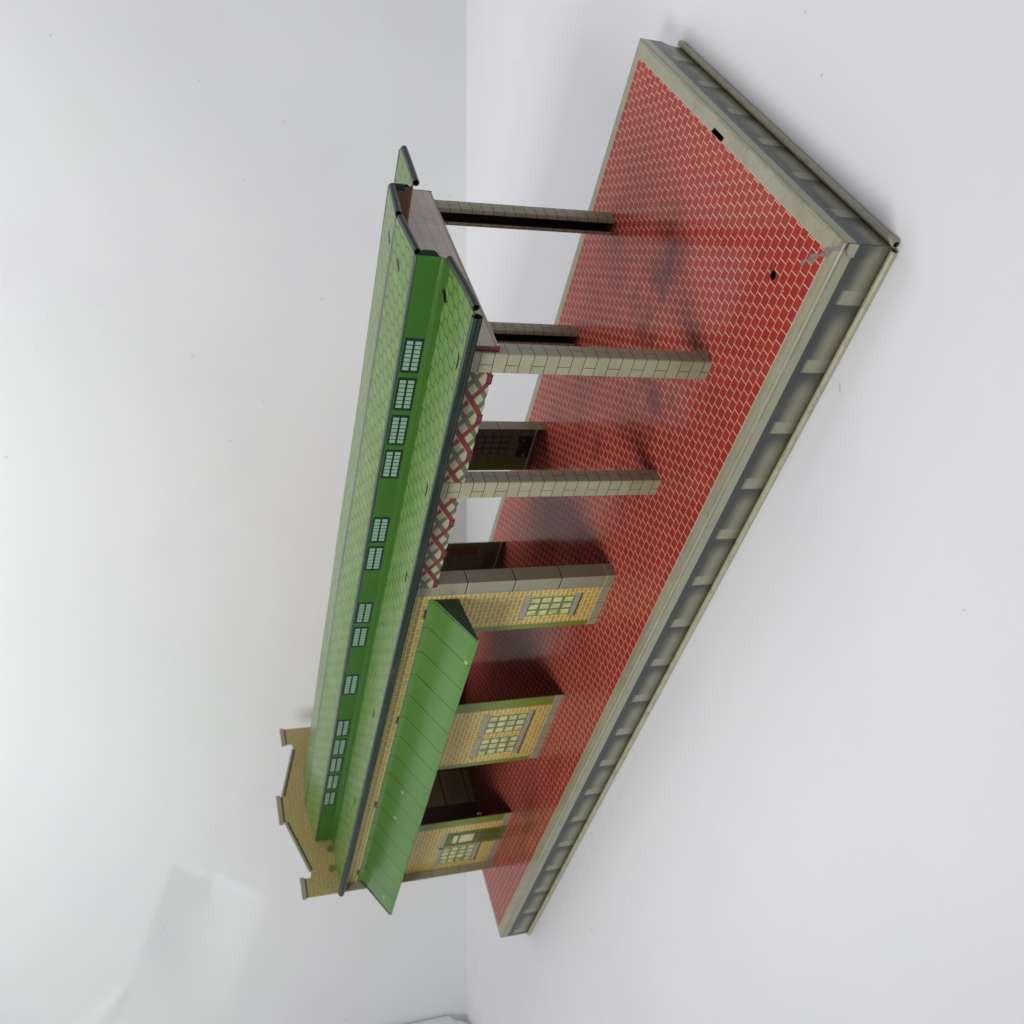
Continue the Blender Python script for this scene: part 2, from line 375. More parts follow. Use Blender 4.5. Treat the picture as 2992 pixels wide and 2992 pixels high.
def mat_lattice():
    M = Mat('lithographed_lattice'); M.k = 0.66; x, z = M.x, M.z
    per, zc, k = 18.5, 96.2, 1.42                          # red crosses at -93.9 + k*per
    u = x.wrap(per, -93.9)
    A = (z - zc) * k - u; B = (z - zc) * k + u             # the two diagonals
    def diag(q): return q.wrap(per)
    a, b = diag(A), diag(B)
    ag, bg_ = diag(A - per / 2), diag(B - per / 2)
    c = M.mix((M.noise(1.0, 3, 0.7) - 0.4).sat() * 0.7, (0.56, 0.56, 0.33), (0.48, 0.48, 0.27))
    gr = (0.155, 0.160, 0.100)
    c = M.mix(ag.line(3.6, 0.08).mx(bg_.line(3.6, 0.08)), c, gr)
    c = M.mix((1.0 - z.step(91.6, 0.12)) * u.abs().lt(6.0) * (1.0 - (u.abs() * 0.35 + (91.6 - z)).step(2.0, 0.1)) * 0.0, c, gr)
    red = (0.285, 0.028, 0.026)
    for d, hi in ((b, 1), (a, 0)):
        c = M.mix((d + 1.75).line(0.55, 0.08), c, (0.03, 0.012, 0.01))
        if hi == 0: c = M.mix((d - 1.75).line(0.5, 0.08) * 0.9, c, (0.70, 0.50, 0.30))
        c = M.mix(d.line(3.0, 0.08), c, red)
    f = x.wrap(per, -84.65)
    c = M.mix(f.abs().lt(2.3) * (1.0 - z.step(91.9, 0.1)), c, (0.09, 0.018, 0.020))
    c = M.mix(f.abs().lt(1.2) * (1.0 - z.step(91.6, 0.1)), c, (0.22, 0.03, 0.03))
    c = M.mix(M.specks(3.2, 0.07, 1.0) * 0.5, c, (0.2, 0.19, 0.11))
    return M.out(c, 0.32, 0.5, M.noise(8, 3), 0.05)
M_LATT = mat_lattice()

def mat_panel():
    M = Mat('lithographed_block_panel'); x, y, z = M.x, M.y, M.z
    r = ((z - 92.4) / 4.65).floor(); odd = (r * 0.5).fract().gt(0.25)
    zz = z + (y - 100.0) * 0.0
    li = zz.wrap(4.65, 92.4).line(0.22).mx((y + odd * 4.8).wrap(9.6).line(0.22))
    c = M.scale((0.56, 0.515, 0.41), M.noise(14, 4, 0.6) * 0.6 + 0.70)
    c = M.mix(li * 0.55, c, (0.10, 0.085, 0.06))
    c = M.mix((z - 89.6 + (y - 100) * 0.019).line(1.0, 0.3) * 0.8, c, (0.30, 0.18, 0.11))
    return M.out(c, 0.3, 0.5, M.noise(16, 3), 0.12)
M_PANEL = mat_panel()
M_RED = mat_plain('dark_red_flange', (0.10, 0.012, 0.016), 0.3, 0.2)
M_BLACK = mat_plain('black_print_and_openings', (0.012, 0.011, 0.010), 0.3, 0.0)
M_TEAL = mat_plain('dark_teal_frame', (0.008, 0.024, 0.030), 0.28, 0.05)
M_PANE = mat_plain('pale_green_pane', (0.26, 0.39, 0.275), 0.28, 0.10)
M_SASH = mat_plain('olive_sash_print', (0.13, 0.20, 0.035), 0.3, 0.05)
M_LINTEL = mat_plain('grey_lintel_print', (0.35, 0.34, 0.275), 0.32, 0.15)
M_SHADE = mat_plain('dark_line_print', (0.045, 0.035, 0.03), 0.32, 0.0)
M_DOOR = mat_plain('green_door_print', (0.095, 0.145, 0.02), 0.3, 0.05)
M_DOORD = mat_plain('dark_green_door_panel', (0.060, 0.095, 0.012), 0.3, 0.05)
M_SIGN = mat_plain('rust_red_print', (0.16, 0.045, 0.02), 0.3, 0.05)
M_BENCH = mat_plain('brown_bench_print', (0.15, 0.085, 0.03), 0.3, 0.05)
M_BENCHD = mat_plain('dim_pane_print', (0.15, 0.125, 0.07), 0.4, 0.05)
def mat_glass_print():
    M = Mat('cream_pane_print'); M.k = 0.98; d = M.x * 0.5 + M.z * 0.9
    st = ((M.noise(5.5, 3, 0.6, off=4) - 0.47) * 5.0).sat()
    return M.out(M.mix(st, (0.66, 0.64, 0.36), (0.24, 0.34, 0.10)), 0.28, 0.5)
M_GLASS = mat_glass_print()

# ------------------------------------------------------------------ mesh helpers
class MB:
    def __init__(s): s.v = []; s.f = []; s.m = []
    def add(s, verts, faces, mi=0):
        o = len(s.v); s.v += [tuple(v) for v in verts]
        for f in faces: s.f.append([o + i for i in f]); s.m.append(mi)
    def box(s, x0, x1, y0, y1, z0, z1, mi=0):
        x0, x1 = min(x0, x1), max(x0, x1); y0, y1 = min(y0, y1), max(y0, y1); z0, z1 = min(z0, z1), max(z0, z1)
        s.add([(x0, y0, z0), (x1, y0, z0), (x1, y1, z0), (x0, y1, z0), (x0, y0, z1), (x1, y0, z1), (x1, y1, z1), (x0, y1, z1)],
              [(0, 3, 2, 1), (4, 5, 6, 7), (0, 1, 5, 4), (1, 2, 6, 5), (2, 3, 7, 6), (3, 0, 4, 7)], mi)
    def prism(s, loops, axis, a, b, mi=0, mi2=None, mis=None):
        """flat outline (first loop) with holes, extruded along an axis; side a gets mi, side b mi2, rims mis"""
        def P(q, w): return (w, q[0], q[1]) if axis == 0 else ((q[0], w, q[1]) if axis == 1 else (q[0], q[1], w))
        flat = [q for l in loops for q in l]
        tris = tessellate_polygon([[Vector((q[0], q[1], 0)) for q in l] for l in loops])
        n = len(flat)
        s.add([P(q, a) for q in flat], tris, mi)
        s.add([P(q, b) for q in flat], tris, mi if mi2 is None else mi2)
        for l in loops:
            k = len(l)
            s.add([P(q, a) for q in l] + [P(q, b) for q in l], [(i, (i + 1) % k, k + (i + 1) % k, k + i) for i in range(k)], mi if mis is None else mis)
    def tube(s, pts, r, n=14, mi=0, mi_in=None, wall=0.35):
        """hollow rolled tube along a polyline, ends open"""
        pts = [Vector(p) for p in pts]; rings = []; inner = []
        for i, p in enumerate(pts):
            d = (pts[min(i + 1, len(pts) - 1)] - pts[max(i - 1, 0)]).normalized()
            up = Vector((0, 0, 1)) if abs(d.z) < 0.9 else Vector((0, 1, 0))
            a = d.cross(up).normalized(); b = d.cross(a).normalized()
            rings.append([p + (a * math.cos(q) + b * math.sin(q)) * r for q in [2 * math.pi * k / n for k in range(n)]])
            inner.append([p + (a * math.cos(q) + b * math.sin(q)) * (r - wall) for q in [2 * math.pi * k / n for k in range(n)]])
        for R, mm, fl in ((rings, mi, 0), (inner, mi_in if mi_in is not None else mi, 1)):
            vv = [v for ring in R for v in ring]
            s.add(vv, [(i * n + k, i * n + (k + 1) % n, (i + 1) * n + (k + 1) % n, (i + 1) * n + k) for i in range(len(pts) - 1) for k in range(n)], mm)
        for e in (0, -1):
            s.add(rings[e] + inner[e], [(k, (k + 1) % n, n + (k + 1) % n, n + k) for k in range(n)], mi)
    def sheet(s, prof0, prof1, x0, x1, nx=1, t=0.4, mi=0, mi_in=None, sag=None):
        """bent tin sheet: a (y, z) profile that changes from prof0 at x0 to prof1 at x1; t = thickness on the right-hand side"""
        def off(pr):
            o = []
            for i, p in enumerate(pr):
                a = pr[max(i - 1, 0)]; b = pr[min(i + 1, len(pr) - 1)]
                dx, dz = b[0] - a[0], b[1] - a[1]; l = math.hypot(dx, dz)
                o.append((p[0] + dz / l * t, p[1] - dx / l * t))
            return o
        k = len(prof0); A, B = [], []
        for i in range(nx + 1):
            f = i / nx; pr = [(lerp(p[0], q[0], f), lerp(p[1], q[1], f)) for p, q in zip(prof0, prof1)]
            if sag: pr = [(p[0], p[1] + sag(lerp(x0, x1, f), j / (k - 1))) for j, p in enumerate(pr)]
            xx = lerp(x0, x1, f)
            A += [(xx, *p) for p in pr]; B += [(xx, *p) for p in off(pr)]
        q = [(i * k + j, i * k + j + 1, (i + 1) * k + j + 1, (i + 1) * k + j) for i in range(nx) for j in range(k - 1)]
        s.add(A, q, mi); s.add(B, q, mi_in if mi_in is not None else mi)
        N = nx * k
        s.add([A[j] for j in range(k)] + [B[j] for j in range(k)], [(j, j + 1, k + j + 1, k + j) for j in range(k - 1)], mi)
        s.add([A[N + j] for j in range(k)] + [B[N + j] for j in range(k)], [(j, j + 1, k + j + 1, k + j) for j in range(k - 1)], mi)
        for j in (0, k - 1):
            s.add([A[i * k + j] for i in range(nx + 1)] + [B[i * k + j] for i in range(nx + 1)],
                  [(i, i + 1, nx + 2 + i, nx + 1 + i) for i in range(nx)], mi)
    def build(s, name, mats, parent=None, smooth=35, local=False):
        me = bpy.data.meshes.new(name)
        me.from_pydata([tuple(q * MM for q in v) for v in s.v], [], s.f)
        for q in (mats if isinstance(mats, (list, tuple)) else [mats]): me.materials.append(q)
        me.polygons.foreach_set('material_index', s.m)
        bm = bmesh.new(); bm.from_mesh(me)
        bmesh.ops.remove_doubles(bm, verts=bm.verts, dist=2e-6)
        bmesh.ops.recalc_face_normals(bm, faces=bm.faces); bm.to_mesh(me); bm.free()
        if smooth:
            me.polygons.foreach_set('use_smooth', [True] * len(me.polygons)); me.set_sharp_from_angle(angle=math.radians(smooth))
        o = bpy.data.objects.new(name, me); C.objects.link(o)
        if parent is not None:
            o.parent = parent
            if parent is STATION: o.location = -BASE
        return o
def arc(cx, cz, r, a0, a1, n=6):
    return [(cx + r * math.cos(math.radians(lerp(a0, a1, i / n))), cz + r * math.sin(math.radians(lerp(a0, a1, i / n)))) for i in range(n + 1)]

# ------------------------------------------------------------------ setting: white paper floor, wall and side of the photo corner
FZ = -20.6
N_ = Vector((497, -608, 0)).normalized(); T_ = Vector((608, 497, 0)).normalized(); W0 = Vector((-276.5, 352.7, FZ))
def structure(o, label, cat): o['kind'] = 'structure'; o['label'] = label; o['category'] = cat; return o
fl = MB(); q = [W0 + T_ * 1500, W0 - T_ * 1500, W0 - T_ * 1500 + N_ * 2600, W0 + T_ * 1500 + N_ * 2600]
fl.add(q, [(0, 1, 2, 3)])
structure(fl.build('floor', M_FLOOR, smooth=0), 'white paper sheet under the tin station', 'paper')

def wall_bump(s, z):
    d = 0.0
    def seg(p, q, amp, w):
        a = Vector(p); b = Vector(q); x = Vector((s, z)); t = max(0, min(1, (x - a).dot(b - a) / (b - a).length_squared))
        return amp * max(0.0, 1 - (x - a - (b - a) * t).length / w) ** 1.6
    def sm(x): x = max(0.0, min(1.0, x)); return x * x * (3 - 2 * x)
    # creased facet: starts sharply along a ridge and dies out to the left
    ax, az, bx, bz = -367.0, 195.0, -383.0, 167.0
    l = math.hypot(bx - ax, bz - az); nx, nz = (bz - az) / l, -(bx - ax) / l
    d1 = (s - ax) * nx + (z - az) * nz
    ex, ez = -82.0, 31.0; le = math.hypot(ex, ez)
    below = -((z - az) - (s - ax) * ez / ex) * abs(ex) / le
    if d1 > 0 and below > 0:
        d -= 0.21 * below * (1 - sm((below - 14) / 62)) * sm(d1 / 8) * (1 - sm((d1 - 45) / 70))
    d -= seg((-384, 168), (-402, 172), 0.9, 9)
    # second crease: a two-sided pinch
    px, pz, ux, uz = -449.0, 226.0, -0.78, 0.62
    t = (s - px) * ux + (z - pz) * uz; e = -(s - px) * uz + (z - pz) * ux
    if t > 0: d += 1.7 * max(0.0, 1 - abs(e) / (4 + t * 0.24)) * sm(t / 14) * (1 - sm((t - 30) / 90))
    # hanging fold, and gentle waves
    d += max(0.0, (s - 62)) * 0.016 + 1.1 * math.sin(s * 0.013 + z * 0.006) + 0.7 * math.sin(s * 0.031 - z * 0.017 + 1.0)
    return d * min(1.0, max(0.0, (z - FZ) / 60.0))
ss = [-1500, -1000, -760] + [-640 + 6 * i for i in range(16)] + [-544 + 2 * i for i in range(96)] + [-352 + 6 * i for i in range(108)] + [420, 700, 1500]
zz = [FZ, FZ + 3] + [FZ + 8 + 6 * i for i in range(25)] + [FZ + 155 + 2 * i for i in range(86)] + [FZ + 330 + 8 * i for i in range(8)] + [420, 600, 1100]
wl = MB(); k = len(zz)
wl.add([W0 + T_ * s + N_ * wall_bump(s, z) + Vector((0, 0, z - FZ)) for s in ss for z in zz],
       [(i * k + j, (i + 1) * k + j, (i + 1) * k + j + 1, i * k + j + 1) for i in range(len(ss) - 1) for j in range(k - 1)])
structure(wl.build('backdrop', M_WALL, smooth=180), 'white paper wall with soft creases behind the tin station', 'backdrop')
sd = MB(); P0 = W0 - T_ * 524 + N_ * 3
pts = [P0 + Vector((0, 0, 0.4))] + [P0 + N_ * d for d in (30, 120, 400)]
prof = [(-9.0, 0.3), (-4.5, 1.6), (-1.6, 4.6), (-0.3, 9.5), (0, 16), (0, 120), (0, 330)]
vv = [P0 + N_ * d + T_ * (a - (5 if d == 0 and b < 12 else 0)) + Vector((0, 0, b)) for d in (0, 12, 60, 420) for a, b in prof]
k = len(prof)
sd.add(vv, [(i * k + j, (i + 1) * k + j, (i + 1) * k + j + 1, i * k + j + 1) for i in range(3) for j in range(k - 1)])
structure(sd.build('side_sheet', M_WALL, smooth=60), 'white sheet closing the paper corner on the left of the wall', 'backdrop')

# ------------------------------------------------------------------ the tin station: one thing
BASE = Vector((-250, 90.8, FZ)) * MM
STATION = bpy.data.objects.new('toy_train_station', None); C.objects.link(STATION); STATION.location = BASE
STATION.empty_display_size = 0.05
STATION['label'] = 'vintage tin toy railway station with green roofs on a red brick platform'
STATION['category'] = 'toy station'

# ---- platform
LX, DY = 500.0, 181.6
pf = MB()
ins = 0.8
outer = [(-ins, ins), (-ins, DY - ins), (-LX + ins, DY - ins), (-LX + ins, ins)]
slot = [(-4.3, 97.2), (-4.4, 88.2), (-6.5, 88.8), (-6.5, 98.6)]
hole = [(-27.4 + 1.75 * math.cos(a), 26.6 + 1.75 * math.sin(a)) for a in [2 * math.pi * i / 20 for i in range(20)]]
pf.prism([outer, slot, hole], 2, 0.0, -0.45, 0, 1, 1)
lv = [(ins - ins * math.sin(q), ins * math.cos(q) - ins) for q in [math.pi / 2 * i / 5 for i in range(6)]]
def ring(i, z): return [(-i, i, z), (-i, DY - i, z), (-LX + i, DY - i, z), (-LX + i, i, z)]
vs = [v for i, z in lv for v in ring(i, z)]
pf.add(vs, [(a * 4 + b, a * 4 + (b + 1) % 4, (a + 1) * 4 + (b + 1) % 4, (a + 1) * 4 + b) for a in range(5) for b in range(4)])
pf.prism([[(0, -ins), (-LX, -ins), (-LX, -18.9), (0, -18.9)]], 1, 0.0, 0.4, 0, 1)
pf.prism([[(0.0, -ins), (-LX, -ins), (-LX, -18.9), (-4.6, -18.9), (-4.4, -16.0), (-3.0, -13.2), (0.0, -11.5)]], 1, DY, DY - 0.4, 0, 1)
pf.prism([[(0.4, -ins), (DY - 0.4, -ins), (DY - 0.4, -11.5), (DY - 3.0, -13.2), (DY - 4.4, -16.0), (DY - 4.6, -18.9), (0.4, -18.9)]], 0, 0.0, -0.4, 0, 1)
pf.prism([[(0.4, -ins), (DY - 0.4, -ins), (DY - 0.4, -18.9), (0.4, -18.9)]], 0, -LX, -LX + 0.4, 0, 1)
PLAT = pf.build('platform', [M_DECK, M_HOLLOW], STATION, smooth=0)
for pts, br in (([(1.3, -0.6, 0), (1.3, 90, 0), (1.3, DY - 2.5, 0)], 1.35), ([(-0.9, -1.15, 0), (-250, -1.15, 0), (-498.9, -1.15, 0)], 1.2),
            ([(-LX - 1.2, 1, 0), (-LX - 1.2, DY - 1, 0)], 1.25), ([(-2, DY + 1.2, 0), (-498, DY + 1.2, 0)], 1.25)):
    b = MB(); b.tube([(x, y, FZ + br) for x, y, z in pts], br, 18, 0, 1, 0.25); b.build('rolled_edge', [M_BEADSTONE, M_HOLLOW], PLAT)
tb = MB()
tb.prism([[(0.35, -0.9), (0.35, -15.0), (-3.8, -14.9), (-4.3, -10.5), (-4.4, -3.9), (-3.9, -2.6), (-2.2, -0.9)]], 1, -0.95, -0.30, 0, 1, 1)  # dark rim paints in the shade of the gap behind the tab
tb.build('corner_tab', [M_DECK, M_HOLLOW], PLAT)

# ---- four stone pillars (one mesh)
def pillar_mesh():
    b = MB(); w, d, t, lip = 4.25, 7.7, 0.4, 2.0
    pr = [(-w + lip, d), (-w + 1.0, d), (-w + 0.3, d - 0.3), (-w, d - 1.0), (-w, 0.35), (-w + 0.35, 0), (w - 0.35, 0), (w, 0.35), (w, d - 1.0), (w - 0.3, d - 0.3), (w - 1.0, d), (w - lip, d)]
    def off(pr):
        o = []
        for i, p in enumerate(pr):
            a = pr[max(i - 1, 0)]; c = pr[min(i + 1, len(pr) - 1)]; dx, dy = c[0] - a[0], c[1] - a[1]; l = math.hypot(dx, dy)
            o.append((p[0] - dy / l * t, p[1] + dx / l * t))
        return o
    inn = off(pr); k = len(pr)
    # outer face and front half of the flanks run up under the eave; the rear half stops below the end panel
    def top(i): return 87.3 if (pr[i][1] > 4.0) else 100.6
    A = [(*p, 0.0) for p in pr]; B = [(*p, top(i)) for i, p in enumerate(pr)]
    b.add(A + B, [(i, i + 1, k + i + 1, k + i) for i in range(k - 1)], 0)
    A2 = [(*p, 0.0) for p in inn]; B2 = [(*p, top(i)) for i, p in enumerate(inn)]
    b.add(A2 + B2, [(i, i + 1, k + i + 1, k + i) for i in range(k - 1)], 1)
    b.add(B + B2, [(i, i + 1, k + i + 1, k + i) for i in range(k - 1)], 1)
    for e in (0, k - 1): b.add([A[e], B[e], B2[e], A2[e]], [(0, 1, 2, 3)], 0)
    return b
POST = pillar_mesh().build('stone_pillar', [M_POST, M_BLACK], STATION, smooth=30)
def place_post(o, x, y, flip, lean=(0, 0)):
    o.location = Vector((x, y, 0)) * MM - BASE
    o.rotation_euler = (lean[0], lean[1], math.pi if flip else 0)
place_post(POST, -77.5, 38.2, False, (0.0, 0.004))
for x, y, f, ln in ((-139.8, 38.2, False, (0, 0.002)), (-75.9, 158.7, True, (-0.004, 0.020)), (-139.2, 158.7, True, (0, 0.006))):
    p = POST.copy(); C.objects.link(p); p.parent = STATION; place_post(p, x, y, f, ln)

# ---- front and rear walls with doorways
def wall_outline(x0, x1, z1):
    h, r = 66.0, 3.0
    o = [(x0, 0.0)]
    for a, b in ((-233.9, -293.0), (-353.6, -414.0)):
        o += [(a, 0.0)] + [(a - r + r * math.cos(math.radians(t)), h - r + r * math.sin(math.radians(t))) for t in (0, 30, 60, 90)]
        o += [(b + r + r * math.cos(math.radians(t)), h - r + r * math.sin(math.radians(t))) for t in (90, 120, 150, 180)] + [(b, 0.0)]
    return o + [(x1, 0.0), (x1, z1), (x0, z1)]
fw = MB(); fw.prism([wall_outline(-198.4, -473.4, 100.3)], 1, 40.7, 41.1, 0, 1, 0)
fw.box(-198.4, -198.8, 41.1, 48.6, 0, 100.3, 0)
FWALL = fw.build('front_wall', [M_FWALL, M_INSIDE], STATION, smooth=25)
rw = MB(); rw.prism([wall_outline(-198.4, -473.4, 100.3)], 1, 158.4, 158.0, 0, 1, 0)
rw.box(-198.4, -198.8, 151.6, 158.0, 0, 100.3, 0)
RWALL = rw.build('rear_wall', [M_FWALL, M_INSIDE], STATION, smooth=25)

Yf = 40.7
def window(parent, x0, x1, z0, z1, cols, rows, jog, y=Yf, d=-1, lint=True, mats=None):
    """printed sash window: panes, glazing bars, lintel and sill; jog staggers nothing, only widens the lintel"""
    b = MB()
    b.box(x0, x1, y, y + d * 0.10, z0, z1, 0)
    cw, ch = (x1 - x0) / cols, (z1 - z0) / rows
    for i in range(cols):
        for j in range(rows):
            b.box(x0 + cw * (i + .14), x0 + cw * (i + .86), y + d * 0.10, y + d * 0.13, z0 + ch * (j + .12), z0 + ch * (j + .88), 1)
    if lint:
        b.box(x0 + jog, x1 - jog, y, y + d * 0.20, z1 + 0.1, z1 + 3.0, 2)
        b.box(x0 + jog, x1 - jog, y, y + d * 0.22, z0 - 2.8, z0 - 0.1, 2)
        b.box(x0 + jog, x1 - jog, y, y + d * 0.14, z0 - 3.7, z0 - 2.8, 3)
        b.box(x1 - jog, x1 - jog - 0.5, y, y + d * 0.14, z1 + 0.3, z1 + 2.9, 3)
    return b.build('window', [*(mats or (M_SASH, M_GLASS)), M_LINTEL, M_SHADE], parent, smooth=0)
window(FWALL, -211.2, -224.6, 17.5, 40.6, 3, 4, 1.6)
window(FWALL, -306.6, -322.4, 17.3, 39.7, 3, 4, 2.1)
window(FWALL, -327.6, -343.2, 17.3, 39.7, 3, 4, 2.4)
window(FWALL, -447.5, -467.0, 17.3, 38.9, 4, 4, 1.8)
dr = MB()
dr.box(-428.8, -446.0, Yf, Yf - 0.10, 0.3, 39.2, 0)
dr.box(-430.6, -444.2, Yf - 0.10, Yf - 0.13, 19.4, 35.6, 2)
dr.box(-433.0, -442.0, Yf - 0.13, Yf - 0.16, 31.6, 34.6, 1)
dr.box(-433.0, -442.0, Yf - 0.13, Yf - 0.16, 21.0, 30.2, 1)
dr.box(-431.5, -436.6, Yf - 0.10, Yf - 0.13, 4.0, 17.0, 2); dr.box(-438.2, -443.4, Yf - 0.10, Yf - 0.13, 4.0, 17.0, 2)
dr.box(-427.4, -447.3, Yf, Yf - 0.20, 39.4, 42.2, 3)
dr.build('door', [M_DOOR, M_GLASS, M_DOORD, M_LINTEL], FWALL, smooth=0)
# printed on the inside of the rear wall
window(RWALL, -208.8, -221.6, 17.4, 36.8, 3, 4, 1.0, 158.0, -1, False, (M_SHADE, M_BENCHD))
lg = MB()
for a, b_, z1 in ((-208.6, -213.25, 12.0), (-213.25, -218.2, 10.6), (-218.2, -224.2, 11.2)): lg.box(a, b_, 158.0, 157.85, 3.2, z1, 0)
lg.box(-211.2, -212.2, 157.85, 157.8, 8.0, 9.2, 1); lg.box(-221.5, -223.0, 157.85, 157.8, 6.0, 7.0, 1)
lg.build('luggage_print', [M_BLACK, M_LINTEL], RWALL, smooth=0)
for a, b_ in ((-227.4, -233.7), (-292.9, -296.0)):
    tr = MB(); tr.box(a, b_, 158.0, 157.88, 4.0, 66, 0); tr.build('door_trim', [M_SASH], RWALL, smooth=0)
sg = MB(); sg.box(-297.0, -302.5, 158.0, 157.85, 17.6, 35.0, 0); sg.box(-298.0, -301.6, 157.85, 157.8, 19.0, 33.6, 1)
sg.build('notice_print', [M_SIGN, M_BENCH], RWALL, smooth=0)
bn = MB(); bn.box(-301.5, -318.0, 158.0, 157.85, 3.2, 11.5, 0); bn.build('bench_print', [M_BENCH], RWALL, smooth=0)

# ---- gabled end wall
gx = -473.5
half = [(35.6, 0.0), (35.6, 122.2), (48.0, 122.2), (48.0, 118.2), (52.4, 117.4), (55.5, 118.3), (86.3, 128.0), (88.0, 128.0), (88.0, 130.2)]
yc = 97.2
full = half + [(2 * yc - a, b) for a, b in reversed(half)]
gap = [(74.6, 0.25), (76.1, 0.25), (76.1, 1.2), (75.6, 1.7), (75.1, 1.7), (74.6, 1.2)]
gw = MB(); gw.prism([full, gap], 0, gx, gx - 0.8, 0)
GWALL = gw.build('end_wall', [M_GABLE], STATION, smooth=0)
def coping(outline):
    b = MB(); b.prism([outline], 0, gx + 0.35, gx - 1.15, 0); return b
def strip(p, q, h):
    (a, b), (c, d) = p, q; l = math.hypot(c - a, d - b); nx, nz = -(d - b) / l * h, (c - a) / l * h
    if nz < 0: nx, nz = -nx, -nz
    return [(a, b), (c, d), (c + nx, d + nz), (a + nx, b + nz)]
segs = [strip((35.0, 122.2), (48.7, 122.2), 2.7), strip((52.6, 117.35), (87.6, 128.3), 1.35), strip((86.9, 130.2), (2 * yc - 86.9, 130.2), 2.8)]
segs += [[(2 * yc - a, b) for a, b in s_] for s_ in segs[:2]]
for s_ in segs: coping(s_).build('coping', [M_COPING], GWALL, smooth=0)
dk = [strip((35.7, 121.4), (47.9, 121.4), 0.7), strip((53.2, 116.4), (87.6, 127.2), 0.9), strip((88.1, 129.2), (2 * yc - 88.1, 129.2), 0.9)]
dk += [[(2 * yc - a, b) for a, b in s_] for s_ in dk[:2]]
for s_ in dk:
    b = MB(); b.prism([s_], 0, gx + 0.15, gx, 0); b.build('shadow_line_print', [M_COPSH], GWALL, smooth=0)

# ---- roofs (profiles at the right end and at the gable)
xr, xl = -53.0, -473.0
def sag(x, j): return 0.25 * math.sin(x * 0.021 + 1.0) * math.sin(math.pi * j) + 0.12 * math.sin(x * 0.05 + 4 * j)
def mirror(pr): return [(2 * yc - 0.4 - a, b) for a, b in reversed(pr)]
lowR = [(69.2, 108.2), (68.9, 107.4), (68.1, 106.8), (66.3, 106.4), (63.5, 106.1), (50, 105.5), (37, 105.0), (33.0, 104.85)]
lowL = [(71.1, 103.1), (70.8, 102.3), (70.0, 101.75), (68.2, 101.55), (65.4, 101.6), (52, 102.4), (38.6, 102.6), (34.6, 102.6)]
lr = MB(); lr.sheet(lowR, lowL, xr, xl, 42, -0.4, 0, 1, sag)
LROOF = lr.build('lower_roof', [M_LROOF, M_BROWN], STATION, smooth=40)
eR, eL = (32.5, 103.6), (34.2, 101.45)
b = MB(); b.tube([(lerp(xr - 1.2, xl + 0.6, f), lerp(eR[0], eL[0], f), lerp(eR[1], eL[1], f)) for f in [i / 20 for i in range(21)]], 2.0, 18, 0, 1)
b.build('rolled_edge', [M_BEAD, M_HOLLOW], LROOF)
b = MB(); b.tube([(xr + 0.4, 67.5, 105.4), (xr + 0.5, 50, 104.2), (xr + 0.4, 35.6, 103.6)], 1.4, 16, 0, 1); b.build('rolled_edge', [M_BEADDUST, M_HOLLOW], LROOF)
rr = MB(); rr.sheet(mirror(lowR), [(a, b - 0.4) for a, b in mirror(lowL)], xr, xl, 42, -0.4, 0, 1, sag)
RROOF = rr.build('lower_roof', [M_LROOF, M_BROWN], STATION, smooth=40)
b = MB(); b.tube([(xr - 1.2, 161.6, 103.4), (xl + 0.6, 160.0, 101.0)], 1.6, 16, 0, 1); b.build('rolled_edge', [M_BEAD, M_HOLLOW], RROOF)
b = MB(); b.tube([(xr + 0.4, 127.6, 105.0), (xr + 0.5, 144, 104.1), (xr + 0.4, 159.8, 103.4)], 1.4, 16, 0, 1); b.build('rolled_edge', [M_BEADDUST, M_HOLLOW], RROOF)

upR = [(124.3, 116.0), (124.2, 116.6), (123.5, 117.1), (111, 118.2), (99.2, 119.25), (98.0, 119.35), (96.6, 119.2), (84, 118.5), (70.4, 117.75), (69.6, 117.5), (69.35, 117.0)]
upL = [(125.2, 111.6), (125.0, 112.2), (124.3, 112.6), (112, 114.0), (100.0, 115.25), (98.8, 115.4), (97.4, 115.2), (85, 113.8), (72.0, 112.3), (71.3, 112.0), (71.1, 111.5)]
ur = MB(); ur.sheet(upR, upL, xr, xl, 42, -0.4, 0, 1, sag)
UROOF = ur.build('upper_roof', [M_UROOF, M_BROWN], STATION, smooth=25)
b = MB(); b.tube([(xr + 0.4, 122.6, 115.9), (xr + 0.5, 110, 117.0), (xr + 0.4, 99.6, 117.9)], 1.35, 16, 0, 1); b.build('rolled_edge', [M_BEADDUST, M_HOLLOW], UROOF)
b = MB(); b.tube([(xr + 0.4, 96.4, 117.8), (xr + 0.5, 84, 117.2), (xr + 0.4, 71.6, 116.5)], 1.35, 16, 0, 1); b.build('rolled_edge', [M_BEADDUST, M_HOLLOW], UROOF)

